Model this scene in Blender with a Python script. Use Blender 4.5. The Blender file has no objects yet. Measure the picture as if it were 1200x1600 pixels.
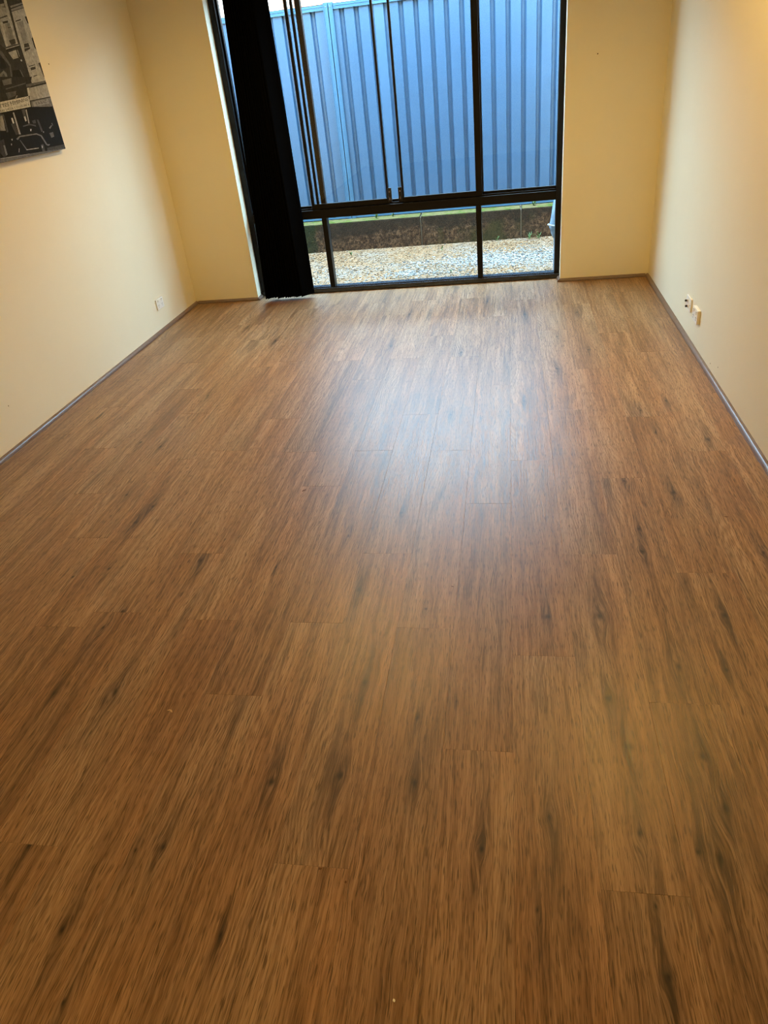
import bpy, bmesh, math, random
import numpy as np
from mathutils import Matrix, Vector

random.seed(7)
rng = np.random.default_rng(7)
S = bpy.context.scene
COL = S.collection

# ------------------------------------------------------------------ camera
cam_data = bpy.data.cameras.new('camera')
cam = bpy.data.objects.new('camera', cam_data)
COL.objects.link(cam)
cam_data.sensor_fit = 'HORIZONTAL'
cam_data.sensor_width = 36.0
cam_data.lens = 36.0 * 1129.087 / 1200.0
cam_data.clip_start = 0.02
cam_data.clip_end = 200
YAW, PITCH, ROLL, EYE = 0.204700, 0.549721, -0.115906, 1.5165
cy, sy, cp, sp = math.cos(YAW), math.sin(YAW), math.cos(PITCH), math.sin(PITCH)
Fv = Vector((-sy * cp, cy * cp, -sp))
R0 = Vector((cy, sy, 0))
U0 = R0.cross(Fv)
Rv = math.cos(ROLL) * R0 + math.sin(ROLL) * U0
Uv = -math.sin(ROLL) * R0 + math.cos(ROLL) * U0
M = Matrix.Identity(4)
for r in range(3):
    M[r][0], M[r][1], M[r][2] = Rv[r], Uv[r], -Fv[r]
M[2][3] = EYE
cam.matrix_world = M
S.camera = cam

# ------------------------------------------------------------------ world, sun, exposure
SKY_COLOUR = (0.50, 0.775, 1.0, 1)
SKY_STRENGTH = 23.5
SUN_STRENGTH = 7.0
LAMP_COLOUR = (1.0, 0.65, 0.18)
LAMP_POWER = 168.0
EXPOSURE = 0.0

world = bpy.data.worlds.new('sky')
S.world = world
world.use_nodes = True
bg = world.node_tree.nodes['Background']
bg.inputs['Color'].default_value = SKY_COLOUR
bg.inputs['Strength'].default_value = SKY_STRENGTH

sun_data = bpy.data.lights.new('sun', 'SUN')
sun_data.energy = SUN_STRENGTH
sun_data.color = (1.0, 0.80, 0.52)
sun_data.angle = math.radians(0.6)
sun = bpy.data.objects.new('sun', sun_data)
COL.objects.link(sun)
sun.rotation_euler = Vector((0.18, 1.0, -0.34)).to_track_quat('-Z', 'Y').to_euler()
sun.location = (-3, -12, 9)

vs = S.view_settings
vs.view_transform = 'Standard'
vs.look = 'None'
vs.exposure = EXPOSURE
vs.gamma = 1.0
vs.use_curve_mapping = False
S.cycles.use_denoising = True
S.cycles.denoising_prefilter = 'NONE'
S.cycles.filter_width = 1.1
S.cycles.max_bounces = 10
S.cycles.diffuse_bounces = 5
S.cycles.glossy_bounces = 4
S.cycles.transparent_max_bounces = 12
S.cycles.sample_clamp_indirect = 6.0
S.cycles.caustics_reflective = False
S.cycles.caustics_refractive = False

# ------------------------------------------------------------------ room numbers (metres)
XL, XR = -2.558, 1.0165          # side walls
YB = 5.709                       # inner face of the window wall
YO = 5.95                        # outer face of the window wall
YK = -2.6                        # wall behind the viewer
ZC = 2.55                        # ceiling
WL, WR = -2.02, 0.378            # window opening
WT = 2.10                        # window head
YF = 5.81                        # inner face of the window frame
FT = 0.004                       # plank thickness; plank tops are at z = 0

# ------------------------------------------------------------------ helpers
def tag(o, label=None, cat=None, group=None, kind=None):
    if label: o['label'] = label
    if cat: o['category'] = cat
    if group: o['group'] = group
    if kind: o['kind'] = kind
    return o

def link(name, me, mat=None, parent=None, loc=None, smooth=False):
    o = bpy.data.objects.new(name, me)
    COL.objects.link(o)
    if mat is not None and me is not None and not me.materials:
        me.materials.append(mat)
    if parent is not None:
        o.parent = parent
    if loc is not None:
        o.location = loc
    if smooth and me is not None:
        me.polygons.foreach_set('use_smooth', [True] * len(me.polygons))
    return o

def empty(name, loc=(0, 0, 0)):
    o = bpy.data.objects.new(name, None)
    o.empty_display_size = 0.05
    COL.objects.link(o)
    o.location = loc
    return o

class MB:
    """collects shapes for one mesh"""
    def __init__(s):
        s.v, s.f = [], []
    def add(s, vs, fs):
        b = len(s.v)
        s.v += [tuple(v) for v in vs]
        s.f += [tuple(i + b for i in f) for f in fs]
        return s
    def box(s, x0, x1, y0, y1, z0, z1):
        return s.add([(x0, y0, z0), (x1, y0, z0), (x1, y1, z0), (x0, y1, z0),
                      (x0, y0, z1), (x1, y0, z1), (x1, y1, z1), (x0, y1, z1)],
                     [(0, 3, 2, 1), (4, 5, 6, 7), (0, 1, 5, 4), (1, 2, 6, 5), (2, 3, 7, 6), (3, 0, 4, 7)])
    def extrude(s, prof, p0, p1, ax, bx):
        """profile points (a,b) swept from p0 to p1; ax, bx are the profile axes"""
        p0, p1, ax, bx = Vector(p0), Vector(p1), Vector(ax), Vector(bx)
        n = len(prof)
        vs = [p0 + a * ax + b * bx for a, b in prof] + [p1 + a * ax + b * bx for a, b in prof]
        fs = [(i, (i + 1) % n, n + (i + 1) % n, n + i) for i in range(n)]
        fs += [tuple(range(n - 1, -1, -1)), tuple(range(n, 2 * n))]
        return s.add(vs, fs)
    def tube(s, pts, rad, n=12, cap=True):
        pts = [Vector(p) for p in pts]
        rr = rad if isinstance(rad, (list, tuple)) else [rad] * len(pts)
        vs, fs = [], []
        for i, p in enumerate(pts):
            d = (pts[min(i + 1, len(pts) - 1)] - pts[max(i - 1, 0)]).normalized()
            a = d.orthogonal().normalized() if i == 0 else (a - d * a.dot(d)).normalized()
            b = d.cross(a)
            for k in range(n):
                t = 2 * math.pi * k / n
                vs.append(p + rr[i] * (math.cos(t) * a + math.sin(t) * b))
        for i in range(len(pts) - 1):
            for k in range(n):
                fs.append((i * n + k, i * n + (k + 1) % n, (i + 1) * n + (k + 1) % n, (i + 1) * n + k))
        if cap:
            fs += [tuple(range(n - 1, -1, -1)), tuple(range((len(pts) - 1) * n, len(pts) * n))]
        return s.add(vs, fs)
    def mesh(s, name):
        me = bpy.data.meshes.new(name)
        me.from_pydata(s.v, [], s.f)
        bm = bmesh.new(); bm.from_mesh(me)
        bmesh.ops.recalc_face_normals(bm, faces=bm.faces)
        bm.to_mesh(me); bm.free()
        return me
    def build(s, name, mat, parent=None, loc=None, bevel=0, seg=2, smooth=False):
        me = s.mesh(name)
        o = link(name, me, mat, parent, loc)
        if bevel:
            bm = bmesh.new(); bm.from_mesh(me)
            bmesh.ops.bevel(bm, geom=[e for e in bm.edges], offset=bevel, segments=seg, affect='EDGES', profile=0.5)
            bm.to_mesh(me); bm.free()
        if smooth:
            me.polygons.foreach_set('use_smooth', [True] * len(me.polygons))
        return o

# ------------------------------------------------------------------ materials
class NT:
    def __init__(s, name):
        s.m = bpy.data.materials.new(name)
        s.m.use_nodes = True
        s.t = s.m.node_tree
        s.b = s.t.nodes['Principled BSDF']
    def n(s, typ, **kw):
        nd = s.t.nodes.new(typ)
        for k, v in kw.items():
            setattr(nd, k, v)
        return nd
    def put(s, sock, val):
        if isinstance(val, bpy.types.NodeSocket):
            s.t.links.new(val, sock)
        elif val is not None:
            sock.default_value = val
    def math(s, op, a, b=None, c=None, clamp=False):
        nd = s.n('ShaderNodeMath', operation=op, use_clamp=clamp)
        s.put(nd.inputs[0], a)
        if b is not None: s.put(nd.inputs[1], b)
        if c is not None: s.put(nd.inputs[2], c)
        return nd.outputs[0]
    def comb(s, x, y, z):
        nd = s.n('ShaderNodeCombineXYZ')
        for i, q in enumerate((x, y, z)): s.put(nd.inputs[i], q)
        return nd.outputs[0]
    def noise(s, vec, scale=1.0, detail=3.0, rough=0.5, dist=0.0):
        nd = s.n('ShaderNodeTexNoise')
        s.put(nd.inputs['Vector'], vec)
        nd.inputs['Scale'].default_value = scale
        nd.inputs['Detail'].default_value = detail
        nd.inputs['Roughness'].default_value = rough
        nd.inputs['Distortion'].default_value = dist
        return nd.outputs['Fac']
    def ramp(s, fac, stops):
        nd = s.n('ShaderNodeValToRGB')
        el = nd.color_ramp.elements
        while len(el) < len(stops): el.new(0.5)
        for e, (p, c) in zip(el, stops):
            e.position = p; e.color = (*c, 1)
        s.put(nd.inputs[0], fac)
        return nd.outputs['Color']
    def maprange(s, v, a, b, c, d):
        nd = s.n('ShaderNodeMapRange')
        for i, q in enumerate((v, a, b, c, d)): s.put(nd.inputs[i], q)
        return nd.outputs[0]
    def mix(s, fac, a, b, mode='MIX'):
        nd = s.n('ShaderNodeMix', data_type='RGBA', blend_type=mode)
        s.put(nd.inputs[0], fac)
        s.put(nd.inputs[6], a if isinstance(a, bpy.types.NodeSocket) else (*a, 1))
        s.put(nd.inputs[7], b if isinstance(b, bpy.types.NodeSocket) else (*b, 1))
        return nd.outputs[2]
    def coord(s, which='Object'):
        return s.n('ShaderNodeTexCoord').outputs[which]
    def bump(s, h, strength, dist):
        nd = s.n('ShaderNodeBump')
        nd.inputs['Strength'].default_value = strength
        nd.inputs['Distance'].default_value = dist
        s.put(nd.inputs['Height'], h)
        s.t.links.new(nd.outputs[0], s.b.inputs['Normal'])
    def set(s, col=None, rough=None, metal=None, spec=None):
        if col is not None: s.put(s.b.inputs['Base Color'], col if isinstance(col, bpy.types.NodeSocket) else (*col, 1))
        if rough is not None: s.put(s.b.inputs['Roughness'], rough)
        if metal is not None: s.put(s.b.inputs['Metallic'], metal)
        if spec is not None: s.put(s.b.inputs['Specular IOR Level'], spec)
        return s.m

def speckled(name, col, rough=0.5, var=0.06, scale=30.0, metal=0.0, bump=0.0, spec=0.5, bdist=0.001):
    t = NT(name)
    c = t.coord()
    f = t.noise(c, scale, 4.0, 0.6)
    a = tuple(max(0, q * (1 - var)) for q in col); b = tuple(min(1, q * (1 + var)) for q in col)
    t.set(t.ramp(f, [(0.3, a), (0.7, b)]), rough, metal, spec)
    if bump: t.bump(f, bump, bdist)
    return t.m

MAT = {}
MAT['wall'] = speckled('cream_wall_paint', (0.79, 0.72, 0.545), 0.55, 0.015, 2.0, bump=0.03, spec=0.35)
MAT['ceiling'] = speckled('white_ceiling_paint', (0.82, 0.80, 0.75), 0.8, 0.01, 3.0)
MAT['black_metal'] = speckled('black_powder_coat', (0.004, 0.0035, 0.0035), 0.42, 0.2, 120.0, spec=0.25)
MAT['sill_metal'] = speckled('dark_sill_metal', (0.02, 0.021, 0.025), 0.22, 0.2, 120.0, spec=0.6)
MAT['brown_metal'] = speckled('dark_brown_stile', (0.010, 0.007, 0.005), 0.5, 0.2, 90.0, spec=0.25)
MAT['blind'] = speckled('black_blind_fabric', (0.0022, 0.0022, 0.0024), 0.95, 0.3, 300.0, bump=0.1, spec=0.0)
MAT['plastic'] = speckled('white_switch_plastic', (0.80, 0.79, 0.75), 0.3, 0.01, 20.0)
MAT['slot'] = speckled('dark_socket_slot', (0.05, 0.05, 0.06), 0.5, 0.1, 20.0)
MAT['black_plastic'] = speckled('black_connector_plastic', (0.01, 0.01, 0.01), 0.4, 0.1, 20.0)
MAT['chrome'] = speckled('worn_steel', (0.30, 0.28, 0.26), 0.4, 0.1, 60.0, metal=1.0)
MAT['slab'] = speckled('grey_underlay', (0.05, 0.035, 0.025), 0.9, 0.1, 8.0)
MAT['fence'] = speckled('blue_grey_fence_steel', (0.042, 0.090, 0.158), 0.34, 0.05, 3.0, spec=0.6)
MAT['fence_post'] = speckled('blue_grey_fence_post', (0.038, 0.11, 0.19), 0.40, 0.05, 5.0, spec=0.5)
MAT['render_wall'] = speckled('cream_house_render', (0.78, 0.70, 0.56), 0.8, 0.05, 6.0)
MAT['terracotta'] = speckled('terracotta', (0.52, 0.22, 0.10), 0.7, 0.15, 9.0)
MAT['brick'] = speckled('red_brown_brick', (0.42, 0.20, 0.11), 0.85, 0.2, 30.0, bump=0.2)
MAT['eave'] = speckled('white_eave_lining', (0.62, 0.60, 0.56), 0.7, 0.02, 8.0)
MAT['leaf'] = speckled('weed_leaf_green', (0.045, 0.10, 0.015), 0.5, 0.3, 60.0)
MAT['dry_leaf'] = speckled('dry_leaf_brown', (0.12, 0.05, 0.02), 0.7, 0.3, 200.0)
MAT['curl'] = speckled('pale_shaving', (0.50, 0.33, 0.15), 0.6, 0.2, 200.0)
MAT['crumb'] = speckled('white_crumb', (0.85, 0.82, 0.74), 0.7, 0.05, 300.0)
MAT['wrap'] = speckled('pale_blue_wrap', (0.11, 0.185, 0.27), 0.35, 0.15, 40.0, spec=0.6)
MAT['wrap_band'] = speckled('white_band', (0.34, 0.37, 0.38), 0.3, 0.03, 40.0)
MAT['mark'] = speckled('dark_wall_mark', (0.16, 0.12, 0.07), 0.8, 0.1, 300.0)

def glass_mat():
    t = NT('window_glass')
    nt = t.t
    nt.nodes.remove(t.b)
    out = nt.nodes['Material Output']
    geo = t.n('ShaderNodeNewGeometry')
    dt = t.n('ShaderNodeVectorMath', operation='DOT_PRODUCT')
    nt.links.new(geo.outputs['Incoming'], dt.inputs[0]); nt.links.new(geo.outputs['Normal'], dt.inputs[1])
    one = t.math('SUBTRACT', 1.0, t.math('ABSOLUTE', dt.outputs['Value']), clamp=True)
    refl = t.math('ADD', 0.04, t.math('MULTIPLY', t.math('POWER', one, 5.0), 0.96))
    tr = t.n('ShaderNodeBsdfTransparent'); tr.inputs['Color'].default_value = (0.93, 0.96, 0.97, 1)
    gl = t.n('ShaderNodeBsdfGlossy'); gl.inputs['Roughness'].default_value = 0.01
    gl.inputs['Color'].default_value = (1, 1, 1, 1)
    mx = t.n('ShaderNodeMixShader')
    nt.links.new(refl, mx.inputs[0])
    nt.links.new(tr.outputs[0], mx.inputs[1])
    nt.links.new(gl.outputs[0], mx.inputs[2])
    nt.links.new(mx.outputs[0], out.inputs['Surface'])
    return t.m
MAT['glass'] = glass_mat()

def wood_mat(name, knots=True, tint=(1, 1, 1), rough=0.37):
    t = NT(name)
    co = t.n('ShaderNodeSeparateXYZ'); t.put(co.inputs[0], t.coord('Object'))
    X, Y = co.outputs[0], co.outputs[1]
    rnd = t.n('ShaderNodeObjectInfo').outputs['Random']
    seed = t.math('MULTIPLY', rnd, 83.0)
    Xw = X
    dark = None
    core = None
    if knots:
        wob = t.noise(t.comb(t.math('MULTIPLY', X, 34.0), t.math('MULTIPLY', Y, 6.0), seed), 1.0, 2.0)
        for nm in ('knot_a', 'knot_b', 'knot_c', 'knot_d'):
            at = t.n('ShaderNodeAttribute', attribute_type='OBJECT', attribute_name=nm)
            sp_ = t.n('ShaderNodeSeparateXYZ'); t.put(sp_.inputs[0], at.outputs['Vector'])
            kx, ky, ks = sp_.outputs
            # wobble so that neither knot nor streak has a straight outline
            dx = t.math('SUBTRACT', X, kx)
            dxw = t.math('ADD', dx, t.math('MULTIPLY', t.math('SUBTRACT', wob, 0.5), 0.030))
            dy = t.math('SUBTRACT', Y, ky)
            inv = t.math('DIVIDE', 1.0, t.math('MAXIMUM', ks, 0.01))
            def gauss(ddx, wx, wy):
                a = t.math('POWER', t.math('ABSOLUTE', t.math('MULTIPLY', t.math('DIVIDE', ddx, wx), inv)), 2.0)
                b = t.math('POWER', t.math('ABSOLUTE', t.math('MULTIPLY', t.math('DIVIDE', dy, wy), inv)), 2.0)
                return t.math('EXPONENT', t.math('MULTIPLY', t.math('ADD', a, b), -1.0))
            on = t.math('GREATER_THAN', ks, 0.05)
            g = t.math('MULTIPLY', gauss(dx, 0.022, 0.06), on)
            Xw = t.math('SUBTRACT', Xw, t.math('MULTIPLY', t.math('MULTIPLY', g, dx), 0.75))
            c_ = t.math('MULTIPLY', gauss(dxw, 0.0072, 0.0125), on)
            s_ = t.math('MULTIPLY', t.math('MULTIPLY', gauss(dxw, 0.018, 0.14), on), 1.0)
            core = c_ if core is None else t.math('MAXIMUM', core, c_)
            dark = s_ if dark is None else t.math('MAXIMUM', dark, s_)
    Xw = t.math('ADD', Xw, t.math('MULTIPLY', t.math('SUBTRACT', t.noise(t.comb(t.math('MULTIPLY', X, 14.0), t.math('MULTIPLY', Y, 4.5), seed), 1.0, 2.0), 0.5), 0.022))
    v = lambda a, b: t.comb(t.math('MULTIPLY', Xw, a), t.math('MULTIPLY', Y, b), seed)
    broad = t.noise(v(13.0, 0.75), 1.0, 2.0, 0.5, 0.1)
    med = t.noise(v(80.0, 2.8), 1.0, 4.0, 0.68, 0.12)
    fib = t.noise(v(270.0, 9.0), 1.0, 3.0, 0.7)
    pore = t.noise(v(400.0, 24.0), 1.0, 1.0, 0.5)
    # cathedral figure, only in some planks' centres
    wv = t.n('ShaderNodeTexWave', wave_type='BANDS', bands_direction='X')
    warp = t.noise(v(5.0, 1.3), 1.0, 1.0)
    t.put(wv.inputs['Vector'], t.comb(t.math('ADD', Xw, t.math('MULTIPLY', warp, 0.22)), 0.0, 0.0))
    wv.inputs['Scale'].default_value = 30.0
    fig = t.math('MULTIPLY', t.math('SUBTRACT', wv.outputs['Fac'], 0.5), t.maprange(t.noise(v(9.0, 0.9), 1.0, 1.0), 0.5, 0.66, 0.0, 0.16))
    f1 = t.math('ADD', t.math('MULTIPLY', t.math('SUBTRACT', broad, 0.5), 0.55), t.math('ADD', t.math('MULTIPLY', t.math('SUBTRACT', med, 0.5), 0.75), 0.46))
    f1 = t.math('ADD', f1, t.math('ADD', fig, 0.02))
    f1 = t.math('ADD', f1, t.math('MULTIPLY', t.math('SUBTRACT', rnd, 0.5), 0.07))
    f1 = t.math('ADD', f1, t.math('MULTIPLY', t.math('SUBTRACT', fib, 0.5), 0.72))
    T = lambda c: tuple(a * b for a, b in zip(c, tint))
    colr = t.ramp(f1, [(0.26, T((0.137, 0.071, 0.031))), (0.42, T((0.241, 0.131, 0.060))), (0.54, T((0.331, 0.187, 0.091))), (0.70, T((0.436, 0.263, 0.140)))])
    # slow drift between reddish and greyish wood
    hue = t.maprange(t.noise(v(6.0, 0.8), 1.0, 2.0), 0.35, 0.65, 0.0, 1.0)
    colr = t.mix(1.0, colr, t.mix(hue, (1.03, 0.98, 0.92), (0.94, 1.01, 1.08)), 'MULTIPLY')
    # dark heartwood streaks of the plank's own print
    st = t.maprange(t.noise(v(16.0, 1.15), 1.0, 3.0, 0.55, 0.6), 0.60, 0.74, 0.0, 0.62)
    colr = t.mix(st, colr, T((0.062, 0.036, 0.019)))
    pr = t.maprange(pore, 0.56, 0.68, 0.0, 0.70)
    colr = t.mix(pr, colr, T((0.060, 0.034, 0.016)))
    if knots:
        brk = t.maprange(t.math('ADD', t.math('MULTIPLY', med, 0.6), t.math('MULTIPLY', fib, 0.4)), 0.40, 0.58, 1.0, 0.38)
        colr = t.mix(t.math('MULTIPLY', dark, brk), colr, T((0.045, 0.026, 0.014)))
        colr = t.mix(t.math('MULTIPLY', core, 0.95), colr, T((0.018, 0.010, 0.006)))
    t.set(colr, t.maprange(fib, 0.3, 0.7, rough - 0.05, rough + 0.08), 0.0, 0.45)
    hgt = t.math('ADD', t.math('MULTIPLY', fib, 0.6), t.math('MULTIPLY', med, 0.7))
    t.bump(hgt, 0.55, 0.0013)
    return t.m
MAT['wood'] = wood_mat('oak_look_plank')
MAT['trim'] = speckled('brown_trim', (0.16, 0.105, 0.075), 0.32, 0.12, 40.0, spec=0.5)

# ================================================================== room shell
def struct(name, mb, mat):
    o = mb.build(name, mat)
    o['kind'] = 'structure'
    return o

floor = struct('floor', MB().box(XL - 0.1, XR + 0.1, YK - 0.1, YO - 0.02, -0.14, -FT), MAT['slab'])
tag(floor, 'brown oak look plank floor of the empty room', 'floor')

wl = struct('wall_left', MB().box(XL - 0.12, XL, YK, YB, 0, ZC), MAT['wall'])
tag(wl, 'long cream painted wall with the street picture', 'wall')
wr = struct('wall_right', MB().box(XR, XR + 0.12, YK, YB, 0, ZC), MAT['wall'])
tag(wr, 'cream painted wall with two sockets side by side', 'wall')
ww = MB()
ww.box(XL - 0.12, WL, YB, YO, 0, ZC).box(WR, XR + 0.12, YB, YO, 0, ZC).box(WL, WR, YB, YO, WT, ZC)
ww = struct('wall_window', ww, MAT['wall'])
tag(ww, 'cream end wall around the tall black window', 'wall')
wk = struct('wall_back', MB().box(XL - 0.12, XR + 0.12, YK - 0.12, YK, 0, ZC), MAT['wall'])
tag(wk, 'cream wall behind the viewer', 'wall')
ce = struct('ceiling', MB().box(XL - 0.12, XR + 0.12, YK - 0.12, YO, ZC, ZC + 0.05), MAT['ceiling'])
tag(ce, 'flat white plaster ceiling', 'ceiling')

# unseen roof slab widened to block sun, and rest of the house's outer wall
ro = struct('roof', MB().box(-9, 7, YK - 1.2, 6.02, ZC + 0.06, ZC + 0.26), MAT['eave'])
tag(ro, 'unseen pale roof slab over the room, made wide to block the sun', 'roof')
for nm, a, b in (('wall_outer_left', -9.0, XL - 0.125), ('wall_outer_right', XR + 0.125, 7.0)):
    o = struct(nm, MB().box(a, b, YB + 0.01, YO, -0.2, ZC + 0.055), MAT['brick'])
    tag(o, 'brick outer wall of the house ' + ('left' if a < -5 else 'right') + ' of the window', 'wall')

# ---- baseboards: small quarter-round strips
Q = 0.021
def quad_profile(n=6):
    pts = [(0, 0), (Q, 0), (Q, 0.004)]
    for i in range(n + 1):
        a = math.pi / 2 * i / n
        pts.append(((Q - 0.002) * math.cos(a) * 1.0 + 0.001, 0.004 + (Q - 0.004) * math.sin(a)))
    pts.append((0, Q))
    return pts
def trim(name, segs, label):
    mb = MB()
    for p0, p1, ax in segs:
        mb.extrude(quad_profile(), p0, p1, ax, (0, 0, 1))
    o = struct(name, mb, MAT['trim'])
    tag(o, label, 'baseboard')
    return o
e = 0.0006
trim('baseboard_left', [((XL, YK, e), (XL, YB, e), (1, 0, 0))], 'thin brown quarter round strip along the wall with the picture')
trim('baseboard_right', [((XR, YK, e), (XR, YB, e), (-1, 0, 0))], 'thin brown quarter round strip below the paired sockets')
trim('baseboard_window_left', [((XL + Q, YB, e), (WL + 0.004, YB, e), (0, -1, 0)), ((WL, YB - Q, e), (WL, YF, e), (1, 0, 0))],
     'short brown strip on the end wall left of the window')
trim('baseboard_window_right', [((WR - 0.004, YB, e), (XR - Q, YB, e), (0, -1, 0)), ((WR, YB - Q, e), (WR, YF, e), (-1, 0, 0))],
     'short brown strip on the end wall right of the window')

# ---- small marks on the paint
def mark(parent, c, n, r):
    n = Vector(n); a = n.orthogonal().normalized(); b = n.cross(a)
    c = Vector(c) + n * 0.0004
    vs = [c + (r * random.uniform(0.6, 1.2)) * (math.cos(k * math.pi / 4) * a + math.sin(k * math.pi / 4) * b) for k in range(8)]
    vs += [v + n * 0.0006 for v in vs]
    fs = [tuple(range(8)), tuple(range(15, 7, -1))] + [(k, (k + 1) % 8, 8 + (k + 1) % 8, 8 + k) for k in range(8)]
    MB().add(vs, fs).build('scuff_mark', MAT['mark'], parent)
mark(wl, (XL, 4.491, 1.714), (1, 0, 0), 0.005)
mark(wl, (XL, 3.136, 0.22), (1, 0, 0), 0.004)
mark(wr, (XR, 3.754, 0.054), (-1, 0, 0), 0.004)
mark(wr, (XR, 3.611, 0.088), (-1, 0, 0), 0.004)
mark(ww, (0.578, YB, 1.448), (0, -1, 0), 0.005)

# ================================================================== floor planks
PW, PL = 0.18, 1.22
JOINT = {-15: 0.35, -14: 0.8, -13: 1.15, -12: 0.62, -11: 0.16, -10: 1.02, -9: 0.48, -8: 0.56, -7: 0.914, -6: 0.529, -5: 0.20, -4: 0.526,
         -3: 0.916, -2: 0.510, -1: 0.042, 0: 0.398, 1: 0.914, 2: 0.23, 3: 0.81, 4: 0.45, 5: 1.06}
KNOTS= [(-1.629, 1.979, 0.7), (-1.368, 1.7, 1), (-1.334, 1.785, 0.7), (-1.181, 1.413, 1.3), (-1.154, 2.085, 1), (-0.424, 1.487, 1), (-0.519, 1.921, 0.9), (-0.618, 2.252, 0.7), (-1.509, 2.033, 0.8), (-0.853, 2.047, 0.4), (-1.371, 1.398, 0.5), (0.269, 1.803, 1.5), (0.109, 1.795, 0.8), (0.267, 1.641, 0.8), (0.258, 1.458, 0.9), (0.632, 1.815, 1), (0.586, 1.581, 0.6), (0.292, 1.297, 1.1), (0.461, 1.589, 1.1), (-0.152, 1.428, 0.3), (-0.278, 1.824, 0.5), (-0.257, 1.362, 0.6), (0.835, 2.146, 0.8), (0.45, 2.152, 0.9), (0.276, 2.076, 0.8), (0.462, 1.278, 1.0), (-0.607, 1.131, 1), (-0.822, 0.933, 0.9), (-0.962, 0.726, 0.9), (-1.157, 0.91, 0.8), (-0.883, 0.591, 0.8), (-0.608, 0.748, 0.6), (-0.882, 0.92, 0.5), (-0.435, 1.162, 0.9), (-0.244, 1.152, 0.9), (0.086, 1.081, 0.9), (0.436, 1.005, 1.5), (0.4, 1.017, 0.5), (0.048, 0.86, 0.7), (0.289, 0.888, 0.6), (0.287, 0.752, 0.9), (0.279, 1.054, 1.1), (-0.075, 0.987, 0.9), (0.473, 1.134, 1.0), (-2.287, 3.445, 0.8), (-1.743, 3.061, 0.9), (-1.874, 3.118, 0.8), (-1.555, 2.357, 1.1), (-1.702, 2.586, 0.7), (-1.725, 3.712, 0.8), (-1.533, 2.484, 0.9), (-1.578, 4.635, 1), (-1.887, 4.989, 0.9), (0.255, 3.909, 1.1), (0.453, 4.192, 0.9), (0.444, 4.915, 1.1), (0.622, 2.55, 1), (0.844, 3.001, 1), (0.647, 3.083, 0.7), (0.745, 3.425, 0.6), (-0.293, 4.238, 0.9), (0.46, 2.294, 0.7), (0.455, 2.646, 0.9), (0.073, 3.483, 0.8), (0.611, 3.323, 0.8), (-0.432, 2.416, 0.6), (-0.293, 3.339, 0.6), (0.101, 4.935, 1), (0.285, 4.445, 0.8), (-0.75, 4.416, 0.8), (-0.703, 5.082, 0.9), (-0.165, 5.291, 0.8)]

def plank_mesh(w, l):
    g, c = 0.00012, 0.0003
    w2, l2 = w / 2 - g, l / 2 - g
    z0, z1, z2 = -FT, -c, 0.0
    vs = []
    for z, i in ((z0, 0), (z1, 0), (z2, c)):
        vs += [(-w2 + i, -l2 + i, z), (w2 - i, -l2 + i, z), (w2 - i, l2 - i, z), (-w2 + i, l2 - i, z)]
    fs = [(8, 9, 10, 11)]
    for r in (0, 4):
        for k in range(4):
            fs.append((r + k, r + (k + 1) % 4, r + 4 + (k + 1) % 4, r + 4 + k))
    me = bpy.data.meshes.new('plank')
    me.from_pydata(vs, [], fs)
    me.materials.append(MAT['wood'])
    return me
PM = {}
for k in range(-15, 6):
    x0, x1 = max(k * PW, XL + 0.003), min((k + 1) * PW, XR - 0.003)
    if x1 - x0 < 0.01: continue
    ymax = YF + 0.01 if (x1 > WL and x0 < WR) else YB - 0.002
    y = YK + 0.003
    nxt = JOINT[k] - PL * 4
    while nxt <= y + 0.05: nxt += PL
    while y < ymax - 1e-4:
        y1 = min(nxt, ymax)
        if y1 - y > 0.01:
            w, l = round(x1 - x0, 4), round(y1 - y, 4)
            if (w, l) not in PM: PM[(w, l)] = plank_mesh(w, l)
            o = link('plank', PM[(w, l)], None, floor)
            # origin always at the full plank's left edge line, so the print runs on unbroken to a cut
            o.location = ((x0 + x1) / 2, (y + y1) / 2, 0)
            mine = [q for q in KNOTS if x0 < q[0] < x1 and y < q[1] < y1]
            mine.sort(key=lambda q: -q[2])
            for nm, q in zip(('knot_a', 'knot_b', 'knot_c', 'knot_d'), mine[:4] + [None] * 4):
                if q is None:
                    o[nm] = [0.0, 0.0, 0.0]
                else:
                    o[nm] = [q[0] - o.location.x, q[1] - o.location.y, float(q[2])]
        y = y1
        nxt += PL

# ================================================================== window
win = empty('window_1', ((WL + WR) / 2, YF, 0))
tag(win, 'tall black aluminium window with sliding sashes over fixed lower panes', 'window', kind='structure')
W0 = Vector(win.location)
def wpart(name, mb, mat, parent=None, bevel=0.0015):
    """mesh given in world coordinates, stored relative to the window's origin"""
    mb.v = [tuple(Vector(v) - W0) for v in mb.v]
    return mb.build(name, mat, parent or win, bevel=bevel, seg=1)
BM = MAT['black_metal']
YE = YF + 0.075
wpart('sill', MB().box(WL, WR, YF - 0.012, YE + 0.03, 0.004, 0.036).box(WL + 0.02, WR - 0.02, YF + 0.01, YF + 0.05, 0.036, 0.042), MAT['sill_metal'])
wpart('head', MB().box(WL, WR, YF, YE, WT - 0.045, WT - 0.001), BM)
wpart('jamb', MB().box(WL + 0.001, WL + 0.042, YF, YE, 0.036, WT - 0.045).box(WL + 0.042, WL + 0.056, YF + 0.03, YE - 0.01, 0.66, WT - 0.045), BM)
wpart('jamb', MB().box(WR - 0.038, WR - 0.001, YF, YE, 0.036, WT - 0.045), BM)
wpart('transom', MB().box(WL + 0.042, WR - 0.038, YF - 0.006, YE, 0.567, 0.628), BM)
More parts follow.
